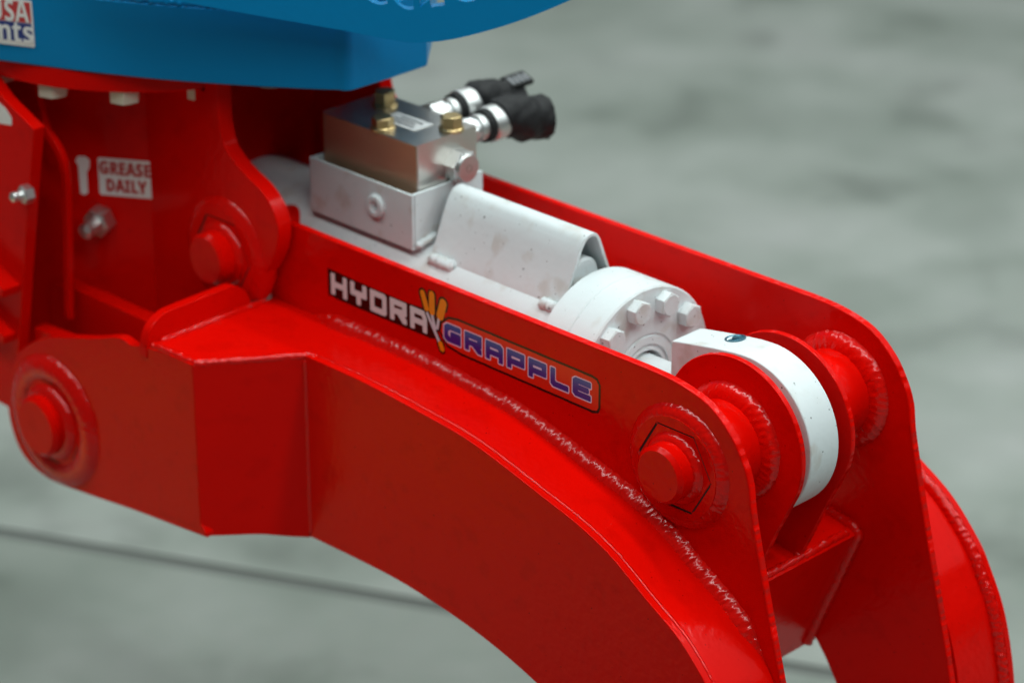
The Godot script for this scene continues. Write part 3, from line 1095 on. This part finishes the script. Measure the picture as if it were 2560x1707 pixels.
func build_hub() -> void:
	var t := thing("hub_frame", "dark red hub frame with round bolted flange under the blue housing", "hub frame", p3(-1.15, -0.3, 0.1))
	var c := Vector2(-1.149, 0.105)
	var fl := Mb.new()
	lathe(fl, p3(c.x, 0, c.y), Vector3.UP, [[0.285, 0.0], [0.285, 0.301], [0.287, 0.303], [0.312, 0.303], [0.314, 0.301], [0.314, 0.0]], 128)
	var flp := part("flange", fl, M.red, t)
	for i in 16:
		var th := deg_to_rad(-93.0 + 22.5 * i)
		var bm := Mb.new()
		var o := p3(c.x + 0.276 * cos(th), 0.285, c.y + 0.276 * sin(th))
		hex_bolt(bm, o, Vector3.DOWN, 0.0225, 0.0215, rng.randf() * 60.0)
		part("flange_bolt", bm, M.cream, flp)
	var post := Mb.new()
	plate_y(post, v2([[-0.985, -0.026], [-1.0044, -0.030], [-1.06, -0.0645], [-1.114, -0.0985], [-1.16, -0.115], [-1.34, -0.15], [-1.42, 0.0], [-1.34, 0.26], [-1.1, 0.36], [-0.985, 0.3]]), -0.25, 0.2848, 0.008)
	part("hub_post", post, M.red, t)
	var p1 := v2([[-1.02, 0.2848], [-0.872, 0.2848], [-0.872, 0.3138], [-0.8436, 0.3138]])
	p1.append_array(spline([[-0.842, 0.25], [-0.8343, 0.2154], [-0.818, 0.198], [-0.7938, 0.184], [-0.7574, 0.168], [-0.733, 0.146], [-0.7225, 0.118], [-0.728, 0.085], [-0.745, 0.055], [-0.768, 0.025], [-0.792, -0.021]], 5))
	p1.append_array(v2([[-0.81, -0.10], [-1.02, -0.10]]))
	var pm := Mb.new()
	plate_b(pm, p1, -0.032, -0.006, 0.002)
	part("pin_bracket", pm, M.red, t)
	pin_boss(t, -0.838, 0.05, -0.032, 1.0, -1.0)
	var pf := Mb.new()
	plate_b(pf, p1, 0.268, 0.294, 0.002)
	part("pin_bracket", pf, M.red, t)
	# bracket of the neighbouring arm on the viewer's side
	var p4 := v2([[-1.030, 0.233], [-1.052, 0.14], [-1.083, -0.0], [-1.0953, -0.06], [-1.135, -0.24], [-1.36, -0.24], [-1.36, 0.2840], [-1.13, 0.2840]])
	p4.append_array(spline([[-1.10, 0.262], [-1.06, 0.245], [-1.030, 0.233]], 3))
	var m4 := Mb.new()
	plate_b(m4, p4, -0.212, -0.192, 0.002)
	var b4 := part("pin_bracket", m4, M.red, t)
	var st := Mb.new()
	plate_b(st, v2([[-1.17, 0.262], [-1.1225, 0.2575], [-1.094, 0.2475], [-1.0815, 0.2365], [-1.083, 0.2255], [-1.105, 0.222], [-1.17, 0.214]]), -0.2126, -0.2121, 0.0001)
	part("sticker", st, M.sticker, b4)
	var lg := Mb.new()
	plate_b(lg, v2([[-1.36, 0.075], [-1.090, -0.021], [-1.094, -0.034], [-1.36, 0.061]]), -0.245, -0.2122, 0.0015)
	plate_b(lg, v2([[-1.36, -0.02], [-1.112, -0.105], [-1.116, -0.118], [-1.36, -0.034]]), -0.235, -0.2122, 0.0015)
	part("ledge_plate", lg, M.red, b4)
	fitting(t, p3(-1.050, 0.132, -0.212), Vector3(-0.1, 0.03, 1).normalized(), 0.9)
	var rib := Mb.new()
	var curve := spline([[-1.1066, 0.2848], [-1.1066, 0.2553], [-1.0918, 0.206], [-1.062, 0.178], [-1.050, 0.142], [-1.054, 0.05], [-1.066, -0.09]], 5)
	var rb := band(curve, 0.0, 0.014)
	plate_b(rib, rb, -0.150, -0.139, 0.002)
	part("curved_rib", rib, M.red, t)
	var p6 := v2([[-1.146, -0.20], [-1.146, -0.079]])
	p6.append_array(spline([[-1.142, -0.068], [-1.125, -0.058], [-1.0994, -0.0536], [-1.0, -0.0515], [-0.8888, -0.0503]], 4))
	p6.append_array(v2([[-0.80, -0.05], [-0.80, -0.23], [-1.146, -0.23]]))
	var m6 := Mb.new()
	plate_b(m6, p6, -0.125, -0.098, 0.002)
	part("lower_bracket", m6, M.red, t)
	var low := Mb.new()
	var lb := spline([[-1.10, -0.10], [-1.02, -0.094], [-0.95, -0.094], [-0.90, -0.088], [-0.85, -0.085]], 4)
	lb.append_array(v2([[-0.80, -0.09], [-0.80, -0.23], [-1.10, -0.23]]))
	plate_b(low, lb, -0.19, -0.165, 0.003)
	part("lower_bracket", low, M.red, t)
	# stickers and grease fitting on the slanting face of the post
	var u := Vector3(0.848, 0, -0.53).normalized()
	var n := u.cross(Vector3.UP)
	if n.dot(Vector3(1, 0, 1)) < 0.0:
		n = -n
	var o := p3(-1.0393, 0.114, -0.0518) + n * 0.0006
	var sk := Mb.new()
	var rr := PackedVector2Array()
	for k in 4:
		var sx: float = [1, -1, -1, 1][k]
		var sy: float = [1, 1, -1, -1][k]
		rr.append_array(arc(sx * 0.0375, sy * 0.0255, 0.0035, 90.0 * k, 90.0 * k + 90.0, 4))
	prism(sk, rr, o, u, Vector3.UP, n, 0.0, 0.0006, 0.0001)
	var skp := part("grease_sticker", sk, M.sticker, t, "white sticker that reads GREASE DAILY")
	lettering("lettering", "GREASE", 0.0185, o + n * 0.0008 + Vector3.UP * 0.0128, u, Vector3.UP, M.ink_red, skp, 0.84, 900)
	lettering("lettering", "DAILY", 0.0185, o + n * 0.0008 - Vector3.UP * 0.0140, u, Vector3.UP, M.ink_red, skp, 0.84, 900)
	var gun := Mb.new()
	var go := o - u * 0.0655
	prism(gun, v2([[-0.0055, -0.030], [0.001, -0.032], [0.006, -0.028], [0.0065, 0.004], [0.011, 0.012], [0.012, 0.024], [0.006, 0.0285], [-0.006, 0.028], [-0.0105, 0.020], [-0.0065, 0.014]]), go, u, Vector3.UP, n, 0.0, 0.0006, 0.0001)
	part("arrow_sticker", gun, M.sticker, t, "narrow white symbol sticker beside the lettered one")
	fitting(t, p3(-1.0705, 0.0485, -0.0715), (n + Vector3(-0.25, -0.12, 0.1)).normalized(), 1.45)


func fitting(parent: Node3D, o: Vector3, w: Vector3, k: float) -> void:
	var m := Mb.new()
	hex_bolt(m, o, w, 0.0155 * k, 0.016 * k, 10.0)
	lathe(m, o, w, [[0.016 * k, 0.010 * k], [0.024 * k, 0.0075 * k], [0.028 * k, 0.0085 * k], [0.033 * k, 0.008 * k], [0.036 * k, 0.004 * k], [0.036 * k, 0.0]], 24)
	part("grease_fitting", m, M.zinc, parent)


func build_blue() -> void:
	var t := thing("rotator_housing", "blue painted steel housing above the red flange, with a plate of cut out letters", "housing", p3(-0.95, 0.3145, 0.05))
	var plan := spline([[-1.36, -0.318], [-1.23, -0.262], [-1.104, -0.2083], [-1.041, -0.18], [-0.9786, -0.1514], [-0.88, -0.0993], [-0.78, -0.035], [-0.71, 0.0165], [-0.676, 0.0445]], 4)
	plan.append_array(arc(-0.6805, 0.0625, 0.02, -50, 0, 6))
	plan.append_array(v2([[-0.6605, 0.13], [-0.663, 0.2], [-0.80, 0.35], [-1.36, 0.40]]))
	var b := Mb.new()
	plate_y(b, plan, 0.3145, 0.424, 0.003)
	var bp := part("housing_box", b, M.blue, t)
	var top := Mb.new()
	var plan2 := Geometry2D.offset_polygon(plan, -0.012)[0]
	plate_y(top, plan2, 0.4242, 0.447, 0.003)
	part("top_plate", top, M.blue, t)
	var w := Mb.new()
	var wp := PackedVector3Array()
	for q in spline([[-1.23, -0.262], [-1.104, -0.2063], [-1.041, -0.178], [-0.9786, -0.1494], [-0.88, -0.0973], [-0.78, -0.033]], 4):
		wp.append(p3(q.x, 0.427, q.y + 0.009))
	weld(w, wp, 0.0085, false, 0.014, 0.3, 0.004)
	part("weld_bead", w, M.blue, t)
	# lettered plate hanging in front, cut through
	var U := Vector3(0.70711, 0, -0.70711)
	var N := Vector3(0.70711, 0, 0.70711)
	var outline := spline([[-0.78, 0.492], [-0.6565, 0.4618], [-0.565, 0.4437], [-0.4498, 0.4226], [-0.369, 0.4066], [-0.334, 0.4025], [-0.2818, 0.4086], [-0.2063, 0.4304], [-0.1313, 0.4618], [-0.06, 0.50]], 5)
	outline.append_array(v2([[-0.06, 0.58], [-0.78, 0.58]]))
	var cuts := [
		v2([[-0.404, 0.52], [-0.406, 0.49], [-0.404, 0.472], [-0.400, 0.4625], [-0.394, 0.4584], [-0.3851, 0.4555], [-0.379, 0.4555], [-0.3742, 0.4569], [-0.3742, 0.48], [-0.384, 0.52]]),
		v2([[-0.369, 0.52], [-0.3695, 0.49], [-0.3685, 0.472], [-0.3655, 0.4618], [-0.3592, 0.455], [-0.3519, 0.45], [-0.3463, 0.4484], [-0.3395, 0.4487], [-0.3395, 0.48], [-0.35, 0.52]]),
		v2([[-0.3330, 0.52], [-0.3318, 0.48], [-0.3304, 0.4516], [-0.3185, 0.4618], [-0.316, 0.4645], [-0.3165, 0.52]]),
		v2([[-0.312, 0.49], [-0.3175, 0.4618], [-0.3166, 0.4516], [-0.2974, 0.4546], [-0.299, 0.4618], [-0.306, 0.492]]),
		v2([[-0.2800, 0.52], [-0.2835, 0.48], [-0.2803, 0.4618], [-0.2747, 0.4597], [-0.2682, 0.4593], [-0.2617, 0.4601], [-0.2568, 0.4618], [-0.2535, 0.48], [-0.257, 0.52]]),
	]
	var pg := outline
	var comb := CSGCombiner3D.new()
	comb.name = "lettered_plate"
	var body := CSGPolygon3D.new()
	body.name = "plate"
	body.polygon = pg
	body.depth = 0.014
	body.material = M.blue
	comb.add_child(body)
	for k in cuts.size():
		var c := CSGPolygon3D.new()
		c.name = "cut_letter"
		c.polygon = cuts[k]
		c.depth = 0.05
		c.position = Vector3(0, 0, 0.02)
		c.operation = CSGShape3D.OPERATION_SUBTRACTION
		c.material = M.blue
		comb.add_child(c, true)
	var origin := Vector3(-0.4524 * 0.70711, PY, -0.4524 * 0.70711)
	t.add_child(comb)
	comb.transform = Transform3D(Basis(U, Vector3.UP, N), origin - t.position)
	# sticker on the housing front
	var su := Vector3(0.42, 0, -0.20).normalized()
	var sn := su.cross(Vector3.UP)
	if sn.dot(N) < 0.0:
		sn = -sn
	var so := p3(-1.081, 0.376, -0.1985) + sn * 0.0012
	var sq := Mb.new()
	prism(sq, v2([[-0.045, -0.034], [0.0315, -0.034], [0.033, -0.0325], [0.033, 0.0325], [0.0315, 0.034], [-0.045, 0.034]]), so, su, Vector3.UP, sn, 0.0, 0.0005, 0.0001)
	var sp := part("maker_sticker", sq, M.sticker, bp, "small red, white and blue sticker")
	var up := Mb.new()
	prism(up, v2([[-0.045, 0.001], [0.030, 0.001], [0.030, 0.031], [-0.045, 0.031]]), so, su, Vector3.UP, sn, 0.0006, 0.0009, 0.0001)
	part("maker_print", up, M.ink_bright, bp)
	var dn := Mb.new()
	prism(dn, v2([[-0.045, -0.027], [0.030, -0.027], [0.030, 0.000], [-0.045, 0.000]]), so, su, Vector3.UP, sn, 0.0006, 0.0009, 0.0001)
	part("maker_print", dn, M.ink_blue, bp)
	lettering("maker_lettering", "USA", 0.030, so + sn * 0.0012 + su * -0.004 + Vector3.UP * 0.016, su, Vector3.UP, M.sticker, bp, 0.8)
	lettering("maker_lettering", "nts", 0.030, so + sn * 0.0012 + su * 0.004 - Vector3.UP * 0.0135, su, Vector3.UP, M.sticker, bp, 0.9)


func build_pins() -> void:
	var spots := [
		[0.0, 0.0, 0.0, 1.0, "red pin end with hexagon keeper at the tip of the near side plate", 0.33, 0.040],
		[-1.004, -0.204, -0.23, 1.2, "red pin end with hexagon keeper in the round boss of the low pivot lug", 0.2, 0.036],
		[-0.838, 0.05, -0.032, 1.0, "red pin end in the hub bracket, just below the grease sticker's height", 0.3, 0.040],
	]
	for s in spots:
		var k: float = s[3]
		var o := p3(s[0], s[1], s[2])
		var t := thing("pivot_pin", s[4], "pivot pin", o, "pivot pins of the grapple")
		var h := Mb.new()
		var hexa := PackedVector2Array()
		for i in 6:
			hexa.append(Vector2(cos(TAU * i / 6.0), sin(TAU * i / 6.0)) * 0.0600 * k)
		prism(h, hexa, o, Vector3.RIGHT, Vector3.UP, Vector3.BACK, -0.001, 0.0088, 0.0012)
		part("hexagon_keeper", h, M.red, t)
		var sh := Mb.new()
		var e: float = s[6]
		lathe(sh, o, Vector3.BACK, [[-s[5], 0.034], [e - 0.006, 0.0385 * k], [e, 0.0335 * k], [e, 0.0]], 56)
		part("shaft", sh, M.red, t)
		var w := Mb.new()
		weld(w, circle3(o + Vector3.BACK * 0.0030, Vector3.RIGHT, Vector3.UP, 0.0360 * k, 80), 0.0135 * k, true, 0.012, 0.06, 0.0018, 20)
		part("weld_bead", w, M.bead, t)
